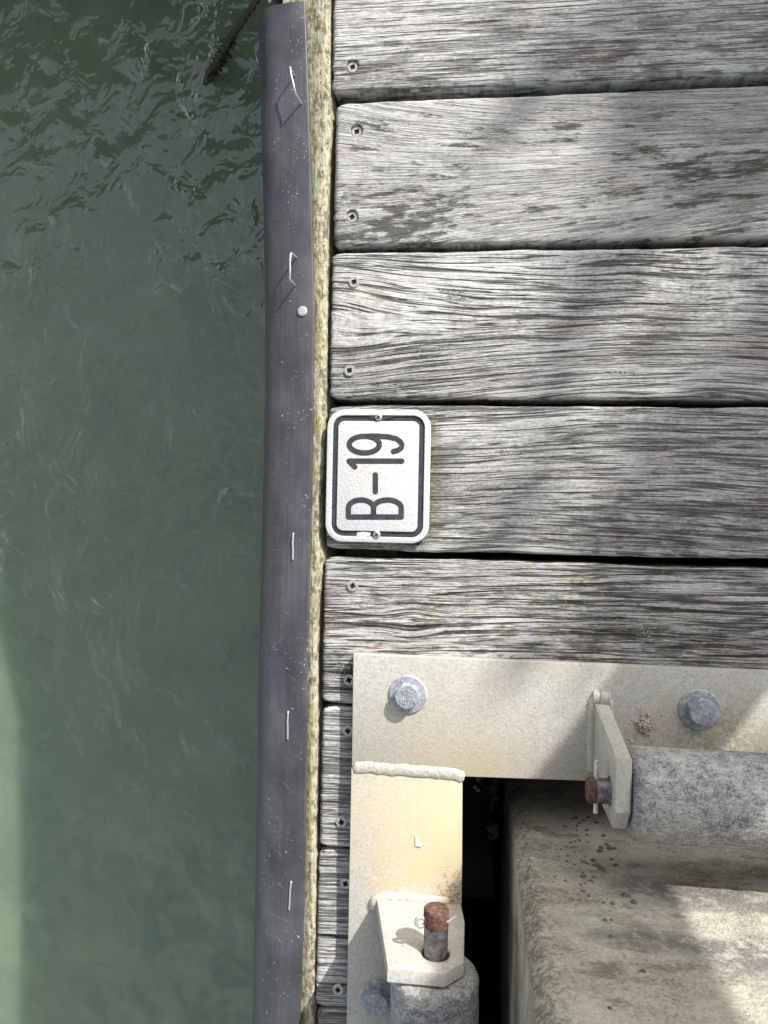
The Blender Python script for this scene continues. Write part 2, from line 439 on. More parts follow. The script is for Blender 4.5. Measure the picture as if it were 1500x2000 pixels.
MAT = dict(wood=mat_wood(), frame=mat_plainwood('framing_timber'), board=mat_lichenboard(), rubber=mat_fender(), galv=mat_galv(),
           lug=mat_galv('galvanised_lug', (.47, .462, .425), False, .5), weld=mat_galv('weld_metal', (.47, .45, .395), False, .6, .0016), zinc=mat_zinc(), rust=mat_rust(), steel=mat_steel(),
           bright=mat_bright(), screw=mat_bright('screw_metal', (.56, .55, .54)), roller=mat_roller(), conc=mat_concrete(), swhite=mat_signwhite(), sdark=mat_signdark(),
           float=mat_flat('float_plastic', (.015, .016, .017), .7), recess=mat_flat('dark_recess', (.02, .016, .013), .9),
           limpet=mat_flat('limpet_shell', (.11, .097, .082), .8, .5, 500), shell=mat_flat('oyster_shell', (.42, .40, .35), .8, .8, 160, .002),
           crumb=mat_flat('crumb', (.44, .33, .28), .9, .6, 700), flake=mat_flat('paint_flake', (.72, .70, .66), .6, .1), rope=mat_flat('wet_rope', (.055, .045, .03), .8, .5, 300, .002),
           weed=mat_flat('weed', (.022, .020, .010), .6, .5, 120), hull=mat_flat('hull_paint', (.016, .019, .014), .6, .2, 5), deckpaint=mat_flat('boat_deck', (.55, .54, .50), .5, .1, 8),
           bark=mat_flat('bark', (.10, .075, .05), .9, .5, 30, .02), leaf=mat_flat('leaf', (.06, .10, .03), .6, .3, 3), earth=mat_flat('shore_grass', (.09, .10, .045), .95, .4, 3, .05),
           water=mat_water())

# ------------------------------------------------------------------ setting: water, shore
w = obj('water', [(-300, -300, WZ), (300, -300, WZ), (300, 300, WZ), (-300, 300, WZ)], [(0, 1, 2, 3)], MAT['water'])
tag(w, kind='structure')
def shore():
    nx, ny = 30, 24; V = []; Fc = []
    for j in range(ny + 1):
        for i in range(nx + 1):
            x = lerp(2.6, 90, (i / nx) ** 1.8); y = lerp(-60, 90, j / ny)
            rise = min(1, (x - 2.6) / 1.6)
            V.append((x + .25 * nz(y * .3, 2), y, WZ - .3 + rise * .75 + .12 * nz(x * .7, y * .7, 1) * rise))
    for j in range(ny):
        for i in range(nx):
            a = j * (nx + 1) + i; Fc.append((a, a + 1, a + nx + 2, a + nx + 1))
    tag(obj('shore', V, Fc, MAT['earth']), kind='structure')
shore()

# ------------------------------------------------------------------ dock: planks, screws, edge board, framing
dock = tag(empty('dock', (P(1000, 900).x, P(1000, 900).y, 0)),
           'weathered grey timber dock decking with dark gaps and lichen spots', 'dock')
SCREWS = [(688, 128, .0022), (696, 254, .0026), (687, 422, .0018), (692, 551, .0006), (683, 724, .0003), (689, 1144, .0002), (682, 1328, .0002),
          (680, 1427, .0002), (667, 1605, .0002), (675, 1725, .0003), (661, 1930, -.0012)]
TH = .038
def plank(x0, x1, lo, up, seed, crack=.6, endr=.004, bow=.0012, knots=(), splits=(), moss=None, yellow=0.0, fan=(0, 0), tilt=0.0, warp=.006, mildew=.5):
    """lo/up: ((px,py),(px,py)) lower and upper edge lines; built in world metres"""
    la, lb = P(*lo[0]), P(*lo[1]); ua, ub = P(*up[0]), P(*up[1])
    def yl(x): return la.y + (lb.y - la.y) * (x - la.x) / (lb.x - la.x)
    def yu(x): return ua.y + (ub.y - ua.y) * (x - ua.x) / (ub.x - ua.x)
    wid = yu(x0) - yl(x0)
    mine = []
    for sx, sy, dep in SCREWS:
        q = P(sx, sy)
        if x0 < q.x < x1 and yl(q.x) < q.y < yu(q.x): mine.append((q, dep))
    xs = list(np.arange(x0 + .012, min(x1, .34), .004)) + list(np.arange(.36, x1 - .01, .05))
    xs = [x for x in xs if x < x1 - .012] + [x0, x0 + .0012, x0 + .003, x0 + .006, x1, x1 - .0012, x1 - .003, x1 - .006]
    rows = list(np.linspace(.055, .945, 36))
    for q, dep in mine:
        if dep > .001:
            xs += [q.x + d for d in np.linspace(-.0072, .0072, 13)]
            vq = (q.y - yl(q.x)) / (yu(q.x) - yl(q.x)); rows += [vq + d / wid for d in np.linspace(-.0072, .0072, 13)]
    for sv, dep in splits: rows += [sv - .0022 / wid, sv - .0007 / wid, sv, sv + .0007 / wid, sv + .0022 / wid]
    xs = sorted(set(round(float(x), 5) for x in xs)); rows = sorted(set(round(float(v), 5) for v in rows))
    r = .0036
    sect = [(0, -TH, 0), (0, -TH * .5, 0), (0, -r, 0)]
    for a in (25, 50, 72): sect.append((r * (1 - math.cos(math.radians(a))), -r * (1 - math.sin(math.radians(a))), 0))
    top = [('v', v) for v in rows]
    V = []; G = []; MK = []; EX = []
    ns = 6 + len(rows) + 6
    for x in xs:
        de = min(x - x0, x1 - x)
        er = endr * (1 - math.sqrt(max(0, 1 - (1 - min(de / endr, 1)) ** 2))) if de < endr else 0
        yL, yU = yl(x), yu(x)
        yL += .0014 * nz(x * 14, seed * 3.1) + .0007 * nz(x * 60, seed * 3.1 + 9); yU += .0014 * nz(x * 14, seed * 3.1 + 40) + .0007 * nz(x * 60, seed * 3.1 + 49)
        if de < .012:       # rounded plan corners
            c = .0035 * (1 - de / .012) ** 2; yL += c; yU -= c
        line = []
        for dy, z, _ in sect: line.append((yL + dy, z))
        for v in rows:
            y = lerp(yL, yU, v)
            z = bow * (4 * v * (1 - v) - 1) + tilt * (v - .5) + .0006 * nz(x * 9, y * 40, seed)
            for q, dep in mine:
                if dep > .001:
                    d = math.hypot(x - q.x, y - q.y); z -= (dep + .0016) * max(0, min(1, (.0062 - d) / .0009))
            for sv, dep in splits:
                svx = sv
                d = abs(v - svx) * wid
                z -= dep * max(0, 1 - d / .0018) * (.75 + .25 * nz(x * 30, seed))
            line.append((y, z))
        for dy, z, _ in reversed(sect): line.append((yU - dy, z))
        jag = .0009 * nz(x * 10, seed)
        for k, (y, z) in enumerate(line):
            xx = x
            if de < .002: xx = x + (1 if x - x0 < x1 - x else -1) * max(0, .0018 * (.4 + nz(y * 120, seed * 7) + .6 * nz(y * 420, seed)))
            V.append((xx, y, z - (er if z > -TH * .9 else 0)))
            yy = y - yl(x)
            v_ = yy + warp * nz(x * 3.2, yy * 9, seed * 5.3) + warp * .10 * nz(x * 15, yy * 22, seed * 2.2)
            v_ += fan[0] * (x - x0) * (yy - wid * .5) / wid + fan[1] * x * x
            for kx, ky, amp, sxr, syr in knots:
                dx = x - kx; dyk = y - ky
                v_ -= amp * dyk * math.exp(-(dx / sxr) ** 2 - (dyk / syr) ** 2)
            G.append((x, v_, seed * 1.37 + z * 3))
            ms = 0.0
            if moss: ms = max(0, 1 - max(0, x - moss[0]) / .016) * (1 if moss[1] < y < moss[2] else 0) * (1 if x > moss[0] - .004 else 0)
            EX.append((mildew, max(0, 1 - yy / .011) if z > -.012 else 0, 0)); MK.append((crack, ms, yellow * max(0, min(1, .5 + 1.4 * nz(x * 6, y * 14, 3)))))
    n = len(line); Fc = []
    for i in range(len(xs) - 1):
        for k in range(n - 1):
            a = i * n + k; Fc.append((a, a + n, a + n + 1, a + 1))
        a = i * n; Fc.append((a + n - 1, a + 2 * n - 1, a + n, a))
    Fc.append(tuple(range(n))); Fc.append(tuple(reversed(range((len(xs) - 1) * n, len(xs) * n))))
    me = mesh('plank', V, Fc)
    at = me.attributes.new('grain', 'FLOAT_VECTOR', 'POINT'); at.data.foreach_set('vector', np.array(G, dtype=np.float32).ravel())
    at = me.attributes.new('marks', 'FLOAT_VECTOR', 'POINT'); at.data.foreach_set('vector', np.array(MK, dtype=np.float32).ravel())
    at = me.attributes.new('extra', 'FLOAT_VECTOR', 'POINT'); at.data.foreach_set('vector', np.array(EX, dtype=np.float32).ravel())
    o = link('plank', me, MAT['wood'], dock)
    sharp(o, 60)
    for q, dep in mine:
        zt = -dep + .0002 - bow * .5 if dep > .001 else .0015 - dep
        R = .0052
        # head with a square driver recess: ring of the head around a square pit
        c = Vector((q.x, q.y, zt)); ang = random.random() * 1.5
        V = []; Fs = []
        N = 24
        for (rr, zz) in ((R * .8, -.004), (R, -.0005), (R * .94, .0001)):
            for k in range(N): V.append(c + Vector((rr * math.cos(2 * math.pi * k / N), rr * math.sin(2 * math.pi * k / N), zz)))
        def sq(s, zz):
            for k in range(N):
                t = 2 * math.pi * k / N; m_ = max(abs(math.cos(t)), abs(math.sin(t)))
                x_, y_ = s * math.cos(t) / m_, s * math.sin(t) / m_
                V.append(c + Vector((x_ * math.cos(ang) - y_ * math.sin(ang), x_ * math.sin(ang) + y_ * math.cos(ang), zz)))
        sq(R * .42, .0001)
        for i in range(3):
            for k in range(N): Fs.append((i * N + k, i * N + (k + 1) % N, (i + 1) * N + (k + 1) % N, (i + 1) * N + k))
        sc = sharp(obj('screw', V, Fs, MAT['screw'], o, fix=False), 40)
        V = []; Fs = []
        sq(R * .42, .00008); sq(R * .36, -.0008)
        for k in range(N): Fs.append((k, (k + 1) % N, N + (k + 1) % N, N + k))
        Fs.append(tuple(N + k for k in range(N)))
        me = mesh('recess', V, Fs); me.materials.append(MAT['recess'])
        sc.data.materials.append(MAT['recess'])
        b = bmesh.new(); b.from_mesh(sc.data)
        base = Vector((0, 0, 0)); p_ = o
        while p_ is not None: base += p_.location; p_ = p_.parent
        vs = [b.verts.new(v - base) for v in V]
        for f in Fs:
            fc = b.faces.new([vs[i] for i in f]); fc.material_index = 1
        b.to_mesh(sc.data); b.free(); bpy.data.meshes.remove(me)
    return o

XR = 1.25
kn = P(805, 1215)
plank(P(648, 90).x, XR, ((650, 181), (1500, 141)), ((650, -118), (1500, -170)), 1, .55, warp=.002, bow=.0008, mildew=.6)
plank(P(651, 340).x, XR, ((650, 481), (1500, 462)), ((650, 201), (1500, 165)), 2, .18, fan=(.35, -.25), warp=.005, endr=.006, mildew=1.0)
plank(P(644, 630).x, XR, ((650, 777), (1500, 780)), ((650, 493), (1500, 480)), 3, .88, warp=.020, mildew=.35, knots=((P(640, 640).x, P(640, 640).y, .6, .10, .05), (P(1500, 700).x, P(1500, 700).y, -.5, .2, .06)))
plank(P(637, 930).x, XR, ((640, 1073), (1500, 1091)), ((640, 792), (1500, 795)), 4, .75, warp=.013, mildew=.6, moss=(P(838, 930).x, P(838, 1052).y, P(838, 815).y), yellow=.12)
plank(P(629, 1230).x, XR, ((640, 1373), (1500, 1405)), ((640, 1087), (1500, 1111)), 5, 1.0, warp=.008, mildew=.8, knots=((kn.x, kn.y, .75, .022, .014),), yellow=.9)
plank(P(625, 1520).x, P(893, 1560).x, ((620, 1656), (900, 1666)), ((620, 1379), (900, 1390)), 6, .7, warp=.003)
plank(P(897, 1450).x, XR, ((900, 1505), (1500, 1528)), ((900, 1390), (1500, 1416)), 16, .7, warp=.003)
plank(P(617, 1800).x, P(893, 1800).x, ((615, 1966), (900, 1978)), ((615, 1662), (900, 1672)), 7, .8, warp=.003, splits=((.455, .008), (.135, .007)))
plank(P(615, 2100).x, P(893, 2100).x, ((610, 2262), (900, 2276)), ((610, 1975), (900, 1985)), 8, .8, warp=.003)
plank(P(613, 2400).x, P(893, 2400).x, ((610, 2560), (900, 2576)), ((610, 2270), (900, 2284)), 9, .8, warp=.003)
for i in range(12):
    o_ = 306 * i
    plank(P(650, -300).x, XR, ((650, -126 - o_), (1500, -178 - o_)), ((650, -424 - o_), (1500, -478 - o_)), 20 + i, .5, warp=.004)

# edge board along the plank ends
RB_Y = [-2400, -120, 0, 190, 240, 300, 400, 460, 700, 900, 980, 1060, 1090, 1160, 1280, 1450, 1640, 1760, 1900, 2000, 2400]
RB_X = [672, 645, 645, 645, 648, 643, 640, 639, 638, 631, 625, 628, 632, 623, 619, 619, 616, 617, 614, 612, 604]
FR_Y = [-2400, -120, 0, 200, 400, 620, 760, 980, 1280, 1500, 1760, 2000, 2400]
FR_X = [620, 592, 596, 603, 609, 614, 612, 608, 601, 598, 594, 585, 574]
FL_Y = [-2400, -120, 30, 200, 400, 600, 760, 980, 1280, 1640, 2000, 2400]
FL_X = [532, 504, 508, 512, 517, 520, 520, 515, 508, 502, 495, 486]
def edge_board():
    V = []; Fc = []; E = []
    ys = np.arange(-2400, 2300, 5.0)
    for py in ys:
        right = P(interp(py, RB_Y, RB_X), py).x + .0008 * nz(py * .05, 3) + .0006 * nz(py * .17, 7)
        left = P(interp(py, FL_Y, FL_X), py).x + .022
        y = P(600, py).y
        mid = P(616 - (py / 2000) * 22, py).x
        mid = min(max(mid, left + .004), right - .004)
        pr = [(left, -.14), (left, -.003), (mid - .0015, -.0032), (mid + .0005, -.0016), (lerp(mid, right, .5), -.0008), (right - .0028, -.001), (right - .0008, -.0028), (right, -.0065), (right + .0012, -.02), (right + .0012, -.14)]
        for i, (x, z) in enumerate(pr):
            V.append((x, y, z + (.0006 * nz(py * .11, i * 2.0, 1) if z > -.1 else 0)))
            E.append(0 if i < 2 else max(0, min(1, (x - P(interp(py, FR_Y, FR_X), py).x) / .02)))
    n = 10
    for j in range(len(ys) - 1):
        for k in range(n):
            k2 = (k + 1) % n; Fc.append((j * n + k, (j + 1) * n + k, (j + 1) * n + k2, j * n + k2))
    Fc.append(tuple(range(n))); Fc.append(tuple(reversed(range((len(ys) - 1) * n, len(ys) * n))))
    o = obj('edge_board', V, Fc, MAT['board'], dock)
    at = o.data.attributes.new('across', 'FLOAT', 'POINT'); at.data.foreach_set('value', np.array(E, dtype=np.float32))
    sharp(o, 50)
edge_board()
PY0 = -.287 - .305
hx, hy = P(903, 1560).x, P(1000, 1525).y      # corner of the opening for the pile
ly = P(620, 2500).y
box('joist', (P(660, 1000).x, ly, -.18), (P(660, 1000).x + .038, 2.2, -.041), MAT['frame'], dock)
box('joist', (hx - .042, ly, -.18), (hx - .008, hy, -.041), MAT['frame'], dock)
box('joist', (hx - .046, hy + .012, -.181), (XR, hy + .05, -.0415), MAT['frame'], dock)
box('float', (P(655, 1000).x + .004, hy + .055, -.62), (XR, 2.2, -.19), MAT['float'], dock, .02)  # black boxes added under the deck to block light below the gaps
box('float', (P(655, 1000).x + .004, ly, -.62), (hx - .03, hy + .05, -.19), MAT['float'], dock, .02)

box('float', (hx - .028, -1.6, -.62), (XR, PY0 - .07, -.045), MAT['float'], dock, .02)
box('float', (.395, PY0 - .068, -.62), (XR, hy + .05, -.19), MAT['float'], dock, .02)
# ------------------------------------------------------------------ black rubber edge strip with staples
fend = tag(empty('fender_strip', P(555, 1000, .003)), 'long black rubber edging strip, scuffed, stapled along the dock edge', 'fender')
FZ = .0045
def fender():
    V = []; Fc = []; ys = [2] + list(range(6, 2320, 12))
    n = None
    for py in ys:
        xr = P(interp(py, FR_Y, FR_X), py, FZ).x; xl = P(interp(py, FL_Y, FL_X), py, -.017).x - .0024
        y = P(600, py, FZ).y; R = .029; t = .0035
        pr = [(xr, FZ - .0008), (xr - .0006, FZ)]
        for q in np.linspace(.06, 1, 7): pr.append((lerp(xr, xl + R, q), FZ + .0006 * math.sin(q * math.pi) - .0016 * q * q))
        zt = FZ - .0016
        for a in (15, 30, 45, 60, 75, 90): pr.append((xl + R - R * math.sin(math.radians(a)), zt - R * (1 - math.cos(math.radians(a)))))
        pr += [(xl, -.05), (xl + .001, -.10), (xl + t, -.10), (xl + t, -.05)]
        for a in (90, 60, 30, 0): pr.append((xl + R - (R - t) * math.sin(math.radians(a)), zt - t - (R - t) * (1 - math.cos(math.radians(a)))))
        pr += [(lerp(xr, xl + R, .5), FZ - t), (xr, FZ - t)]
        n = len(pr)
        wob = .0003 * nz(py * .002, 5)
        for x, z in pr: V.append((x + wob, y, z))
    for j in range(len(ys) - 1):
        for k in range(n):
            k2 = (k + 1) % n; Fc.append((j * n + k, (j + 1) * n + k, (j + 1) * n + k2, j * n + k2))
    Fc.append(tuple(range(n))); Fc.append(tuple(reversed(range((len(ys) - 1) * n, len(ys) * n))))
    sharp(obj('strip', V, Fc, MAT['rubber'], fend), 50)
fender()
def shade_block():  # added out of view; its taper shapes the shadow edge on the water
    xw = P(510, 0, 0).x
    root = tag(empty('water_shade_block', (xw, .64, -.15)), 'unseen black rubber block added past the strip end to shade the water', 'shade_block')
    prism('block', [Vector((xw + .02, .50, 0)), Vector((xw + .004, .50, 0)), Vector((xw - .15, 1.05, 0)), Vector((xw - .15, 2.3, 0)), Vector((xw + .02, 2.3, 0))], (0, 0, -.22), MAT['rubber'], root, .008, 3)
    for yy in (.80, 1.3, 1.8):
        lathe('bolt', [(.016, 0), (.016, .003), (.009, .003), (.009, .009), (.001, .009)], (xw - .02, yy, 0), (0, 0, 1), MAT['zinc'], root, 24)
shade_block()
def staple(a, b, lift_a, lift_b, h, label):
    """a,b: pixels where the legs enter the rubber; crown stands h above, leaning"""
    A, B = P(*a, FZ + .0002), P(*b, FZ + .0002)
    ca = A + Vector((lift_a[0], lift_a[1], h)); cb = B + Vector((lift_b[0], lift_b[1], h))
    def mid(p, q, t): return p.lerp(q, t)
    pts = [A + Vector((0, 0, -.004)), A, mid(A, ca, .8), mid(ca, cb, .04), mid(ca, cb, .35) + Vector((-.0004, 0, 0)), mid(ca, cb, .65), mid(ca, cb, .96), mid(B, cb, .8), B, B + Vector((0, 0, -.004))]
    o = tube('staple', pts, .00085, MAT['bright'], fend, 8); 
    if label: o['label'] = label
staple((575, 148), (589, 203), (-.001, .001, 0), (-.003, .0035, 0), .0135, 'staple pulled up from the rubber')
staple((579, 503), (576, 557), (-.002, 0, 0), (-.0015, .001, 0), .0140, 'staple pulled up from the rubber')
staple((573, 1042), (572, 1093), (0, 0, 0), (0, 0, 0), .0006, None)
staple((563, 1390), (562, 1443), (0, 0, 0), (0, 0, 0), .0006, None)
staple((569, 1722), (565, 1776), (0, 0, 0), (0, 0, 0), .0007, None)
q = P(591, 608, FZ + .0003)
lathe('rivet', [(.0046, -.001), (.0046, .0008), (.0040, .0015), (.0020, .0018), (.0004, .0018)], q, (0, 0, 1), MAT['bright'], fend, 24)

# ------------------------------------------------------------------ sign B-19
def sign():
    ZB, ZG, ZT = .0012, .0050, .0066
    def W2(cx, cy, z): return P(480 + cx / 2.885, 780 + cy / 2.885, z)     # from the enlarged crop
    a = W2(453, 432, ZT); b = W2(1037, 432, ZT); c = W2(745, 57, ZT); d = W2(745, 808, ZT)
    cx, cy = (a.x + b.x) / 2, (c.y + d.y) / 2; hx_, hy_ = (b.x - a.x) / 2, (c.y - d.y) / 2
    k = hx_ / 292
    root = tag(empty('berth_sign', (cx, cy, ZB)), 'white plastic berth sign B-19 with dark border screwed to a plank', 'sign')
    def ringpts(mx, my, r): return rrect(cx, cy, hx_ - mx * k, hy_ - my * k, r * k, 8)
    def loops(name, ls, mat, cap0=True, cap1=True):
        V = []; Fc = []; n = len(ls[0][0])
        for pts, z in ls: V += [(x, y, z) for x, y in pts]
        for i in range(len(ls) - 1):
            for j in range(n): Fc.append((i * n + j, i * n + (j + 1) % n, (i + 1) * n + (j + 1) % n, (i + 1) * n + j))
        if cap0: Fc.append(tuple(reversed(range(n))))
        if cap1: Fc.append(tuple((len(ls) - 1) * n + j for j in range(n)))
        return sharp(obj(name, V, Fc, mat, root), 30)
    loops('backing', [(ringpts(3, 3, 97), ZB), (ringpts(3, 3, 97), ZG)], MAT['sdark'])
    rim = [(ringpts(0, 0, 100), ZB + .0004), (ringpts(0, 0, 100), ZT - .0010), (ringpts(3, 3, 97), ZT - .0002), (ringpts(6, 6, 94), ZT), (ringpts(31, 31, 69), ZT), (ringpts(34, 34, 67), ZG - .0003)]
    loops('rim', rim, MAT['swhite'], False, False)
    loops('face_panel', [(ringpts(64, 64, 36), ZG - .0003), (ringpts(65, 65, 36), ZT - .0001), (ringpts(67, 67, 34), ZT)], MAT['swhite'], False)
    def stroke(name, lines, label, zo=0.0, w=15.5):
        V = []; Fc = []
        for li, pts in enumerate(lines):
            z = ZT + .00012 + li * .00003 + zo
            P3 = [W2(x, y, z) for x, y in pts]; hw = w * k
            L = []; R = []
            for i, p in enumerate(P3):
                t = (P3[min(i + 1, len(P3) - 1)] - P3[max(i - 1, 0)]).normalized(); nn = Vector((-t.y, t.x, 0)) * hw
                L.append(p + nn); R.append(p - nn)
            t0 = (P3[0] - P3[1]).normalized(); t1 = (P3[-1] - P3[-2]).normalized()
            def cap(p, t):
                nn = Vector((-t.y, t.x, 0)); return [p + (nn * math.cos(q) + t * math.sin(q)) * hw for q in np.linspace(0, math.pi, 9)][1:-1]
            closed = (Vector(pts[0]) - Vector(pts[-1])).length < 1e-3
            o = len(V); V += L + R; n = len(L)
            for i in range(n - 1): Fc.append((o + i, o + i + 1, o + n + i + 1, o + n + i))
            if not closed:
                for p, t, A, B in ((P3[0], t0, o + n, o), (P3[-1], t1, o + n - 1, o + 2 * n - 1)):
                    c_ = cap(p, t); s = len(V); V += c_
                    Fc.append(tuple([B] + [A] + [s + i for i in range(len(c_))]) if A == o + n else tuple([B, A] + [s + i for i in range(len(c_))]))
        me = mesh(name, V, Fc)
        b = bmesh.new(); b.from_mesh(me); bmesh.ops.recalc_face_normals(b, faces=b.faces)
        for f in b.faces:
            if f.normal.z < 0: f.normal_flip()
        b.to_mesh(me); b.free()
        o = link(name, me, MAT['sdark'], root, False)
        o['label'] = label
    def arc(cx_, cy_, rx, ry, a0, a1, n=16): return [(cx_ + rx * math.cos(math.radians(q)), cy_ + ry * math.sin(math.radians(q))) for q in np.linspace(a0, a1, n)]
    stroke('letter', [[(578, 663), (876, 663)],
                      [(578, 663)] + arc(649, 612, 71, 45, 180, 360, 22) + [(720, 663)],
                      [(720, 663)] + arc(798, 612, 78, 45, 180, 360, 22) + [(876, 663)]], 'dark letter B')
    stroke('dash', [[(730, 426), (730, 521)]], 'dark dash')
    stroke('digit', [[(582, 348), (879, 348)], [(582, 348), (614, 381)]], 'dark digit 1')
    stroke('digit', [arc(668, 255, 85, 47, 0, 360, 40), [(668, 208), (740, 207), (800, 211), (845, 221), (870, 237), (881, 256), (876, 274), (858, 287), (832, 294)]], 'dark digit 9')
    # white scuff over the lower border, dark split at the upper screw
    z = ZG + .0012
    obj('scuff', [W2(x, y, z) for x, y in ((627, 750), (660, 746), (704, 751), (700, 771), (650, 775), (624, 770))], [(0, 1, 2, 3, 4, 5)], MAT['swhite'], root, False)
    z = ZT + .0001
    obj('split', [W2(x, y, z) for x, y in ((690, 92), (735, 97), (765, 97), (852, 91), (800, 108), (760, 122), (738, 120))], [(0, 6, 5, 4, 3, 2, 1)], MAT['sdark'], root, False)
    for x, y in ((748, 100), (738, 762)):
        q = W2(x, y, ZT + .0006)
        sc = lathe('screw', [(.0034, -.003), (.0036, -.0006), (.0031, .0006), (.0018, .0012), (.0003, .0013)], q, (0, 0, 1), MAT['screw'], root, 20)
        V = []; Fc = []
        for an in (.6, .6 + math.pi / 2):
            t = Vector((math.cos(an), math.sin(an), 0)); nn = Vector((-t.y, t.x, 0)); o = len(V)
            zz = Vector((0, 0, .00145 + an * .00002))
            V += [q + t * .002 + nn * .0005 + zz, q - t * .002 + nn * .0005 + zz, q - t * .002 - nn * .0005 + zz, q + t * .002 - nn * .0005 + zz]
            Fc.append((o, o + 1, o + 2, o + 3))
        obj('cross_slot', V, Fc, MAT['recess'], sc, False)
sign()

# ------------------------------------------------------------------ galvanised pile guide
BZ = .0135
gp = P(800, 1420, BZ)
guide = tag(empty('pile_guide', (gp.x, gp.y, .002)), 'galvanised steel L-shaped pile guide plate with bolts, lugs and rollers on the dock', 'bracket')
B0 = .0028
def V3(px, py, z=BZ): return P(px, py, z)
armx_r = 1.05
pa = V3(690, 1278); pb = V3(1500, 1312); s_top = (pb.y - pa.y) / (pb.x - pa.x)
pi_ = V3(903, 1517); pe = V3(1160, 1526); s_bot = (pe.y - pi_.y) / (pe.x - pi_.x)
pl = V3(687, 1497)
poly = [Vector((pl.x, pl.y, BZ)), pi_, Vector((armx_r, pi_.y + s_bot * (armx_r - pi_.x), BZ)), Vector((armx_r, pa.y + s_top * (armx_r - pa.x), BZ)), pa]
prism('cross_arm', poly, (0, 0, -(BZ - B0)), MAT['galv'], guide, .0009)
q1 = V3(686, 1499); q2 = V3(903, 1520); q3 = V3(902, 1720); q4 = V3(898, 2300); q5 = V3(671, 2300)
prism('side_arm', [q1, q5, q4, q3, q2], (0, 0, -(BZ - B0)), MAT['galv'], guide, .0009)
# weld bead across the joint
wp = []; wr = []
for i in range(46):
    t = i / 45
    wp.append(V3(lerp(690, 907, t), lerp(1497, 1513, t) + 3 * nz(i * .22) + (6 * max(0, (t - .9) * 10)), BZ - .0006)); wr.append(.0058 + .0007 * nz(i * .55, 4))
wr[0] *= .5; wr[-1] *= .55
tube('weld_bead', wp, wr, MAT['weld'], guide, 14, .42)

def hexrad(r, t, i):
    ap = r; a = (math.degrees(t) + 30) % 60 - 30
    return ap / math.cos(math.radians(a))
def text_mesh(s, size, thick):
    cu = bpy.data.curves.new('marking', 'FONT'); cu.body = s; cu.size = size; cu.extrude = thick; cu.align_x = 'CENTER'; cu.align_y = 'CENTER'; cu.resolution_u = 2
    o = bpy.data.objects.new('marking', cu); COL.objects.link(o)
    bpy.context.view_layer.update()
    me = bpy.data.meshes.new_from_object(o.evaluated_get(bpy.context.evaluated_depsgraph_get()))
    bpy.data.objects.remove(o); return me
def bolt(px, py, rot, wr_px, lean=(0, 0), text=True, mark_rot=0):
    c = V3(px, py)
    R = (V3(px + wr_px, py) - c).length
    wsh = lathe('bolt', [(R, 0.0), (R, .0016), (R - .0008, .0024), (R * .55, .0025), (.003, .0025)], c, (0, 0, 1), MAT['zinc'], guide, 48, 40)
    ap = R * .60; H = .0112
    prof = []
    V = []; Fc = []; n = 48
    x, y = Vector((math.cos(rot), math.sin(rot), 0)), Vector((-math.sin(rot), math.cos(rot), 0))
    def ring(fr, z):
        for k in range(n):
            t = 2 * math.pi * k / n; V.append(c + x * (fr(t) * math.cos(t)) + y * (fr(t) * math.sin(t)) + Vector((lean[0] * z, lean[1] * z, z)))
    hr = lambda t: hexrad(ap, t, 0)
    ring(hr, .0020); ring(hr, H * .72)
    ring(lambda t: min(hr(t), ap * 1.07), H * .86); ring(lambda t: ap * .98, H); ring(lambda t: ap * .5, H + .0001); 
    for i in range(4):
        for k in range(n): Fc.append((i * n + k, i * n + (k + 1) % n, (i + 1) * n + (k + 1) % n, (i + 1) * n + k))
    Fc.append(tuple(4 * n + k for k in range(n)))
    hd = sharp(obj('bolt_head', V, Fc, MAT['zinc'], wsh), 25)
    if text:
        for s, off, sz, rr in (('307A', -.0042, .0070, 0), ('CF', .0044, .0058, 0)):
            me = text_mesh(s, sz, .00045)
            me.transform(Matrix.Translation(c + Vector((lean[0] * H, lean[1] * H, H + .0002))) @ Matrix.Rotation(mark_rot, 4, 'Z') @ Matrix.Translation((0, off, 0)))
            link('marking', me, MAT['bright'], wsh, False)
bolt(797, 1356, .35, 37, (-.02, 0), True, .12)
bolt(1366, 1386, .15, 42, (0, 0), True, .55)
bolt(739, 1948, .9, 35, (0, 0), True, -.5)

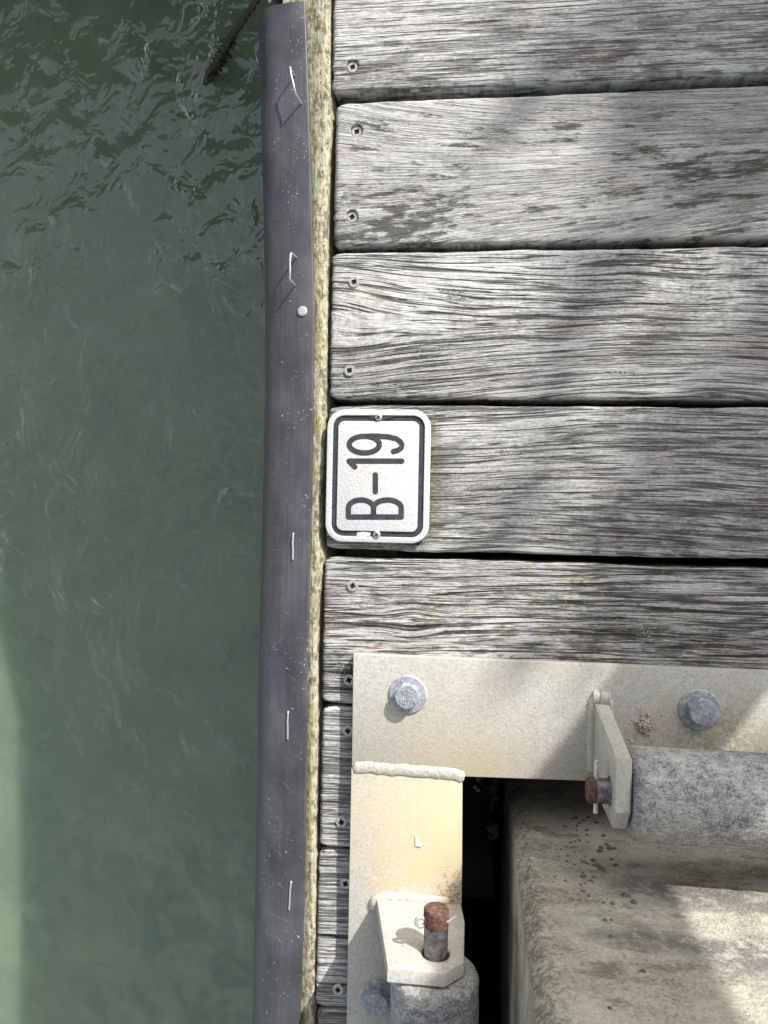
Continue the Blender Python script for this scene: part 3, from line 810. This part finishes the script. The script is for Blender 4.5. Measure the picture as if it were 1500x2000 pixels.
ZT = .104 + BZ; ZP = .079 + BZ
LT = .0118
def ray_poly(c, ang, poly):
    d = (math.cos(ang), math.sin(ang)); best = None
    for i in range(len(poly)):
        (x1, y1), (x2, y2) = poly[i], poly[(i + 1) % len(poly)]
        ex, ey = x2 - x1, y2 - y1; den = d[0] * ey - d[1] * ex
        if abs(den) < 1e-12: continue
        t = ((x1 - c[0]) * ey - (y1 - c[1]) * ex) / den; s = ((x1 - c[0]) * d[1] - (y1 - c[1]) * d[0]) / den
        if t > 0 and -1e-9 <= s <= 1 + 1e-9 and (best is None or t < best): best = t
    return best
def lug(poly, hole, hr, to3, mat):
    """flat plate with a round hole; poly in (along, up); to3(a, up, depth)"""
    angs = sorted(set([round(2 * math.pi * k / 72 - math.pi, 6) for k in range(72)] + [round(math.atan2(y - hole[1], x - hole[0]), 6) for x, y in poly]))
    n = len(angs); V = []; Fc = []
    def ring(fn, depth):
        for a in angs:
            r = fn(a); V.append(to3(hole[0] + r * math.cos(a), hole[1] + r * math.sin(a), depth))
    out = lambda a: ray_poly(hole, a, poly)
    B = .0013
    ring(lambda a: hr, .0008); ring(lambda a: hr + .0007, 0); ring(lambda a: out(a) - B, 0); ring(lambda a: out(a) - B * .3, B * .3); ring(out, B); ring(out, LT - B); ring(lambda a: out(a) - B, LT); ring(lambda a: hr, LT); ring(lambda a: hr, .0008)
    for i in range(8):
        for k in range(n): Fc.append((i * n + k, i * n + (k + 1) % n, (i + 1) * n + (k + 1) % n, (i + 1) * n + k))
    return sharp(obj('lug', V, Fc, mat, guide), 28)

def tubeweld(pts, r):
    P_ = []; R_ = []
    for i in range(30):
        t = i / 29 * (len(pts) - 1); j = min(int(t), len(pts) - 2)
        P_.append(Vector(pts[j]).lerp(Vector(pts[j + 1]), t - j)); R_.append(r * (1 + .22 * nz(i * .4, r * 900)))
    R_[0] *= .6; R_[-1] *= .6
    return tube('weld_bead', P_, R_, MAT['weld'], guide, 12, .8)

# lug 1: stands across the arm, roller axis along x
xl1 = P(1160, 1400, BZ).x
yb0 = P(1178, 1372, BZ).y; yt0 = P(1195, 1480, ZT).y; yt1 = P(1192, 1586, ZT).y; ye = P(1190, 1612, ZT - .016).y
ybe = P(1178, 1523, BZ).y
yp1 = P(1185, 1545, ZP).y
poly1 = [(yb0, BZ), (yt0, ZT), (yt1, ZT), (ye, ZT - .012), (ye, BZ + .028), (ybe, BZ)]
lug(poly1, (yp1, ZP), .0108, lambda a, u, d: Vector((xl1 + d, a, u)), MAT['lug'])
tubeweld([(xl1 - .001, yb0 + .004, BZ), (xl1 - .0015, (yb0 + ybe) / 2, BZ), (xl1 - .001, ybe + .006, BZ)], .0046)
tubeweld([(xl1 - .002, yb0 + .004, BZ), (xl1 + LT + .002, yb0 + .003, BZ)], .0066)
tubeweld([(xl1 + LT + .001, yb0 + .003, BZ), (xl1 + LT + .001, ybe + .01, BZ)], .0042)
# roller 1
xr0 = xl1 + LT + .0015; RR = .0352; RL = .235
def rol_j(seed): return lambda t, h, r: .0005 * nz(math.cos(t) * 3 + seed, math.sin(t) * 3, h * 40) if r > .02 else 0
def roller(origin, axis, L, seed):
    prof = [(.011, 0), (RR - .006, 0), (RR - .002, .0012), (RR, .005)] + [(RR, q) for q in np.linspace(.012, L - .012, 40)] + [(RR, L - .005), (RR - .002, L - .0012), (RR - .006, L), (.011, L)]
    return lathe('roller', prof, origin, axis, MAT['roller'], guide, 64, 50, jitter=rol_j(seed))
roller((xr0, yp1, ZP), (1, 0, 0), RL, 1.0)
# the lug at the roller's far end
xf = xr0 + RL + .0015
lug(poly1, (yp1, ZP), .0108, lambda a, u, d: Vector((xf + d, a, u)), MAT['lug'])

def pin(origin, axis, L_in, L_out, tail):
    """round pin: axis points out of the lug; rusty end, split cotter"""
    R = .0097; a = Vector(axis); o = Vector(origin)
    pr = lathe('pin', [(R * .96, -L_in), (R, -L_in + .001), (R, 0), (R, L_out * .58), (R * .99, L_out * .60)], o, a, MAT['steel'], guide, 32)
    lathe('pin_end', [(R * .99, L_out * .60), (R * 1.03, L_out * .64), (R * 1.05, L_out * .8), (R * 1.03, L_out - .0012), (R * .92, L_out), (R * .3, L_out + .0002)], o, a, MAT['rust'], pr, 32,
          jitter=lambda t, h, r: .0004 * nz(math.cos(t) * 4, math.sin(t) * 4, h * 300))
    return pr
L1 = (xl1 - P(1146, 1545, ZP).x)
p1 = pin((xl1, yp1, ZP), (-1, 0, 0), .02 + RL, L1, None)
cx_ = P(1163, 1545, ZP + .0).x
ct = P(1163, 1484, ZP).y; cb = P(1163, 1588, ZP).y
tube('cotter', [(cx_, ct, ZP + .001), (cx_ + .0003, (ct + yp1) / 2, ZP + .001), (cx_, yp1, ZP), (cx_ + .0004, cb + .004, ZP), (cx_ + .0002, cb, ZP)], [.0016, .0018, .0016, .0018, .0019], MAT['bright'], p1, 8)

# lug 2: roller axis along y
yl2 = P(810, 1758, BZ).y
xb0 = P(735, 1762, BZ).x; xt0 = P(757, 1884, ZT).x; xt1 = P(869, 1888, ZT).x; xe = P(906, 1868, ZT - .010).x
xbe = P(900, 1765, BZ).x
xp2 = P(851, 1850, ZP).x
poly2 = [(xb0, BZ), (xbe, BZ), (xe, BZ + .028), (xe, ZT - .017), (xt1, ZT), (xt0, ZT)]
lug(poly2, (xp2, ZP), .0112, lambda a, u, d: Vector((a, yl2 - d, u)), MAT['lug'])
tubeweld([(xb0 - .001, yl2 - LT, BZ), (xb0 - .001, yl2 - .002, BZ + .002), (xb0 + .010, yl2 + .001, BZ), ((xb0 + xbe) / 2, yl2 + .001, BZ), (xbe - .01, yl2 + .001, BZ)], .0048)
# worn ring around the hole
V, Fc = [], []
for i, (r, dd) in enumerate(((.0125, .0001), (.0135, .0006), (.0205, .0006), (.0215, .0001))):
    for k in range(48):
        t = 2 * math.pi * k / 48; V.append((xp2 + r * math.cos(t), yl2 + dd, ZP + r * math.sin(t)))
for i in range(3):
    for k in range(48): Fc.append((i * 48 + k, i * 48 + (k + 1) % 48, (i + 1) * 48 + (k + 1) % 48, (i + 1) * 48 + k))
obj('wear_ring', V, Fc, MAT['lug'], guide)
roller((xp2, yl2 - LT - .0015, ZP), (0, -1, 0), RL, 5.0)
L2 = P(851, 1772, ZP).y - yl2
p2 = pin((xp2, yl2, ZP), (0, 1, 0), .02 + RL, L2, None)
yc = yl2 + L2 * .72
rc = Vector((xp2 - .0112, yc, ZP + .0045)); ringp = []
for k in range(15):
    t = math.radians(-150 + 300 * k / 14); ringp.append(rc + Vector((-.0036 * math.cos(t) - .001, .0036 * math.sin(t), .0010 * math.cos(t))))
tube('cotter', ringp, .0016, MAT['bright'], p2, 8)
tube('cotter', [(xp2 - .0085, yc, ZP + .0045), (xp2, yc + .001, ZP + .0045), (xp2 + .0105, yc + .002, ZP + .004), (xp2 + .0155, yc + .0065, ZP + .004)], [.0015, .0015, .0013, .0009], MAT['bright'], p2, 8)

# ------------------------------------------------------------------ concrete pile
PXL, PYF, PW, CH = .0415, -.287, .305, .009
def pile():
    root = tag(empty('concrete_pile', (PXL + PW / 2, PYF - PW / 2, WZ)), 'square stained concrete pile standing in the water inside the guide rollers', 'pile')
    V = []; Fc = []; C = []
    zs = list(np.arange(-1.2, -.1, .04)) + list(np.arange(-.1, .7, .005)) + list(np.arange(.7, 1.41, .05))
    x0, x1, y1, y0 = PXL, PXL + PW, PYF, PYF - PW
    pts = []
    def seg(a, b, n, e): 
        for k in range(n):
            pts.append((lerp(a[0], b[0], k / n), lerp(a[1], b[1], k / n), e))
    seg((x0, y0 + CH), (x0, y1 - CH), 24, 0); seg((x0, y1 - CH), (x0 + CH, y1), 5, 1); seg((x0 + CH, y1), (x1 - CH, y1), 70, 0); seg((x1 - CH, y1), (x1, y1 - CH), 3, 1)
    seg((x1, y1 - CH), (x1, y0 + CH), 3, 0); seg((x1, y0 + CH), (x1 - CH, y0), 1, 0); seg((x1 - CH, y0), (x0 + CH, y0), 3, 0); seg((x0 + CH, y0), (x0, y0 + CH), 1, 0)
    n = len(pts)
    cxm, cym = (x0 + x1) / 2, (y0 + y1) / 2
    for z in zs:
        for x, y, e in pts:
            near = max(0, 1 - max(0, x - x0 - CH) / .022) if y > y1 - CH - .001 else 0.0
            d = .0007 * nz(x * 60, z * 60, y * 60) + .0006 * nz(x * 160, z * 160, y * 160) + .0006 * near * nz(x * 310, z * 90, y * 310)
            vx, vy = x - cxm, y - cym; l = math.hypot(vx, vy)
            V.append((x + vx / l * d, y + vy / l * d, z)); C.append(near)
    for j in range(len(zs) - 1):
        for k in range(n):
            k2 = (k + 1) % n; Fc.append((j * n + k, j * n + k2, (j + 1) * n + k2, (j + 1) * n + k))
    Fc.append(tuple(range(n))); Fc.append(tuple(reversed(range((len(zs) - 1) * n, len(zs) * n))))
    o = obj('shaft', V, Fc, MAT['conc'], root)
    at = o.data.attributes.new('corner', 'FLOAT', 'POINT'); at.data.foreach_set('value', np.array(C, dtype=np.float32))
    # limpets on the front face
    rr = random.Random(8)
    lp = [(1125, 1598, 6), (1140, 1603, 5), (1148, 1597, 6), (1164, 1607, 6), (1180, 1633, 6), (1184, 1650, 6), (1174, 1656, 7), (1171, 1663, 8), (1190, 1657, 9), (1200, 1657, 5), (1195, 1679, 5), (1203, 1691, 7), (1158, 1681, 7), (1166, 1692, 9), (1175, 1698, 9), (1180, 1700, 6),
          (1139, 1713, 8), (1159, 1714, 5), (1154, 1722, 6), (1222, 1748, 8), (1226, 1750, 6), (1237, 1762, 7), (1196, 1765, 5), (1179, 1763, 4), (1182, 1797, 4), (1194, 1797, 4), (1193, 1829, 4), (1256, 1897, 5), (1191, 1969, 4), (1138, 1742, 5), (1150, 1750, 5), (1141, 1684, 5), (1142, 1726, 4), (1134, 1729, 4)]
    for i in range(44): lp.append((rr.gauss(1118, 24), rr.uniform(1598, 1725), rr.uniform(2, 4.2)))
    prof = [(1.0, -.1), (.92, .12), (.55, .42), (.15, .62), (.02, .64)]
    for x, y, r in lp:
        q = PY(x, y, PYF)
        if q.x < PXL + .012: q.x = PXL + .012 + rr.random() * .01
        s = r / 2550 * 1.05
        sd = rr.random() * 9
        V_, F_ = lathe_data([(a * s, b * s * 1.1) for a, b in prof], q, (0, 1, 0), 6, rad=lambda r_, t, i_: r_ * (1 + .55 * nz(math.cos(t) * 1.5, math.sin(t) * 1.5, sd)))
        obj('limpet', V_, F_, MAT['limpet'], root)
    # oyster clump near the water line on the left side
    V, Fc = [], []
    for i in range(70):
        zz = rr.uniform(WZ - .02, WZ + .24) ; yy = PYF - abs(rr.gauss(.09, .05)) - .012; c = Vector((PXL - rr.uniform(0, .014), yy, zz))
        a = Vector((rr.uniform(-1, .1), rr.uniform(-1, 1), rr.uniform(-.6, 1))).normalized(); x, y, _ = frame(a); L = rr.uniform(.008, .02); o0 = len(V)
        for k in range(7):
            t = 2 * math.pi * k / 7; V.append(c + x * (L * .7 * math.cos(t)) + y * (L * .42 * math.sin(t)) * (1 + .3 * rr.random()) + a * (.003 * math.cos(2 * t)))
        V.append(c + a * L * .35)
        for k in range(7): Fc.append((o0 + k, o0 + (k + 1) % 7, o0 + 7))
    tag(obj('oyster_clump', V, Fc, MAT['shell'], root, False), kind='stuff')
pile()

# ------------------------------------------------------------------ small things lying on the plate
def crumbs():
    c = P(1257, 1415, BZ); rr = random.Random(3)
    V, Fc = [], []
    for i in range(230):
        s = rr.uniform(.0006, .0017); d = abs(rr.gauss(0, .0038)); t = rr.random() * 6.28
        if i > 214: d = rr.uniform(.008, .018)
        d = min(d * 1.25, .0085) if i <= 214 else d
        p = c + Vector((d * math.cos(t), d * math.sin(t) * 1.15, max(0, .005 - d * .6) * rr.random() + s * .4)); o = len(V)
        for dx, dy, dz in ((1, 0, 0), (-1, 0, 0), (0, 1, 0), (0, -1, 0), (0, 0, 1), (0, 0, -1)):
            V.append(p + Vector((dx * rr.uniform(.6, 1.5), dy * rr.uniform(.6, 1.5), dz * .6)) * s)
        for f in ((0, 2, 4), (2, 1, 4), (1, 3, 4), (3, 0, 4), (2, 0, 5), (1, 2, 5), (3, 1, 5), (0, 3, 5)): Fc.append(tuple(o + k for k in f))
    o = obj('crumb_heap', V, Fc, MAT['crumb'], None, False)
    tag(o, 'little heap of reddish brown crumbs on the steel plate beside a bolt', 'debris')
crumbs()
q = P(817, 1643, BZ)
pts = [(-.0028, .0045), (-.0014, .0052), (.0012, .002), (.0038, -.0032), (.001, -.0046), (-.0024, -.004)]
tag(prism('paint_flake', [Vector((q.x + x, q.y + y, BZ + .0004 + .25 * max(0, x))) for x, y in pts], (0, 0, .0005), MAT['flake'], None, 0), 'small white flake lying on the yellow-stained steel side arm', 'flake')

# ------------------------------------------------------------------ mooring rope dipping into the water
def rope():
    A = P(560, -70, -.12); Bp = P(408, 148, WZ + .004); 
    root = tag(empty('mooring_rope', Bp), 'dark weed-grown mooring rope dipping into the water beside the dock', 'rope')
    pts = []; rad = []
    for i in range(60):
        t = i / 59
        p = P(lerp(552, 408, t) - 10 * math.sin(t * 3.1), lerp(-60, 150, t), lerp(-.30, WZ + .003, t ** .7))
        p.x += .004 * nz(t * 9, 2); pts.append(p); rad.append(.0048 + .0012 * math.sin(i * 1.9) + .003 * t ** 4 + .001 * nz(i * .7))
    end = pts[-1]
    for i in range(1, 12): pts.append(end + Vector((-.012 * i, -.016 * i, -.012 * i))); rad.append(.006)
    tube('rope_strand', pts, rad, MAT['rope'], root, 10)
    V, Fc = [], []; rr = random.Random(5)
    for i in range(260):
        t = rr.betavariate(9, 1.5); j = int(t * 58); p = pts[j].copy(); L = rr.uniform(.006, .022)
        d = Vector((rr.uniform(-.4, 1), rr.uniform(-.8, .5), rr.uniform(-.6, .15))).normalized(); wd = d.cross(Vector((0, 0, 1))).normalized() * rr.uniform(.0007, .0018); o = len(V)
        e = p + d * L; e.z = max(e.z, WZ + .001); m2 = p.lerp(e, .5); m2.z = max(m2.z, WZ + .002)
        V += [p - wd, p + wd, m2 + wd, m2 - wd, e]; Fc += [(o, o + 1, o + 2, o + 3), (o + 3, o + 2, o + 4)]
    tag(obj('weed', V, Fc, MAT['weed'], root, False), kind='stuff')
rope()

# ------------------------------------------------------------------ unseen surroundings that shade and reflect: moored boat, post, added shade tree
def boat():
    y0 = 1.42; root = tag(empty('moored_boat', (-1.75, y0 + 2.4, WZ)), 'dark green hulled motor boat moored stern-to beyond the dock end', 'boat')
    V, Fc = [], []; n = 14; ns = 15
    for j in range(n + 1):
        t = j / n; y = y0 + 4.8 * t; hb = 1.25 * (1 - max(0, (t - .35) / .65) ** 2.2) + .01; top = WZ + 1.12 + .35 * t * t
        for k in range(ns):
            s = k / (ns - 1) * 2 - 1; a = abs(s)
            zb = WZ - .25; z = zb + (top - zb) * a ** 1.7; x = math.copysign(hb * min(1, a * 1.6) ** .8, s) if s else 0
            V.append((-1.75 + x, y, z))
    for j in range(n):
        for k in range(ns - 1): Fc.append((j * ns + k, j * ns + k + 1, (j + 1) * ns + k + 1, (j + 1) * ns + k))
    Fc.append(tuple(range(ns)))
    sharp(obj('hull', V, Fc, MAT['hull'], root), 40)
    V, Fc = [], []
    for j in range(n + 1):
        t = j / n; y = y0 + .02 + 4.76 * t; hb = 1.23 * (1 - max(0, (t - .35) / .65) ** 2.2) + .008; top = WZ + 1.10 + .35 * t * t
        V += [(-1.75 - hb, y, top), (-1.75 + hb, y, top)]
    for j in range(n): Fc.append((2 * j, 2 * j + 1, 2 * j + 3, 2 * j + 2))
    obj('boat_deck', V, Fc, MAT['deckpaint'], root)
    box('cabin', (-2.45, y0 + 1.6, WZ + 1.0), (-1.05, y0 + 3.3, WZ + 1.75), MAT['deckpaint'], root, .12)
boat()

def post():
    # its shadow band crosses the plate between two lines that run along the sun's azimuth
    e1 = P(1165, 1355, BZ); e2 = P(1432, 1440, BZ)
    nrm = Vector((az.y, -az.x, 0)); c1, c2 = e1.dot(nrm), e2.dot(nrm)
    wdt = c2 - c1; mid = nrm * ((c1 + c2) / 2) + az * (e1.dot(az) + 1.1)
    root = tag(empty('dock_post', (mid.x, mid.y, 0)), 'round timber mooring post with a flat top standing on the dock', 'post')
    R = wdt / 2
    lathe('shaft', [(R, -.039), (R * 1.0, .3), (R * .99, 1.6), (R * .93, 1.62), (.01, 1.63)], (mid.x, mid.y, .04), (0, 0, 1), MAT['frame'], root, 32)
    lathe('collar', [(R + .001, .05), (R + .012, .05), (R + .012, .09), (R + .001, .09)], (mid.x, mid.y, .04), (0, 0, 1), MAT['galv'], root, 32, closed=False)
post()

def tree():
    rr = random.Random(21)
    t0 = P(927, 1000, 0) + TO_SUN * 4.2
    base = Vector((t0.x + 1.3, t0.y + .5, WZ + .4))
    root = tag(empty('shade_tree', base), 'leafy broad tree out of view, added to dapple the dock with shade', 'tree')
    top = base + Vector((-.3, -.1, 1.7))
    pts = [base + Vector((0, 0, -.3)), base + Vector((-.05, 0, .6)), base + Vector((-.18, -.05, 1.2)), top]
    tube('trunk', pts, [.17, .14, .12, .08], MAT['bark'], root, 12)
    V, Fc = [], []; cl = []
    sx, sy, _ = frame(TO_SUN)
    right_ = Vector((az.y, -az.x, 0)); upw = TO_SUN.cross(right_) * -1
    if upw.z < 0: upw = -upw
    # added tree: leaf clusters laid out across the sun to shade the dock's right
    for i in range(175):
        a = rr.uniform(-.01, 1.7); b = -rr.uniform(.04, 1.3); d = rr.uniform(-.8, .8)
        if a < .2 and b < -.25: a -= rr.random() * .22
        cl.append((t0 + right_ * a + upw * b + TO_SUN * d, rr.uniform(.05, .13)))
    for i in range(16): cl.append((t0 + right_ * rr.uniform(-.12, .08) - upw * rr.uniform(.20, .42) + TO_SUN * rr.uniform(-.5, .5), rr.uniform(.05, .10)))
    for c, R in cl:
        for k in range(34):
            p = c + Vector((rr.gauss(0, 1), rr.gauss(0, 1), rr.gauss(0, .8))) * R * .6
            d = Vector((rr.uniform(-1, 1), rr.uniform(-1, 1), rr.uniform(-1, .5))).normalized(); x, y, _ = frame(d); L = rr.uniform(.03, .055); o = len(V)
            V += [p - d * L, p + x * L * .5, p + d * L, p - x * L * .5]; Fc.append((o, o + 1, o + 2, o + 3))
    obj('crown', V, Fc, MAT['leaf'], root, False, False)
    for i in range(9):
        c = cl[rr.randrange(len(cl))][0]
        tube('branch', [top.lerp(pts[2], .3), top.lerp(c, .5) + Vector((0, 0, .1)), c], [.06, .035, .012], MAT['bark'], root, 7)
tree()
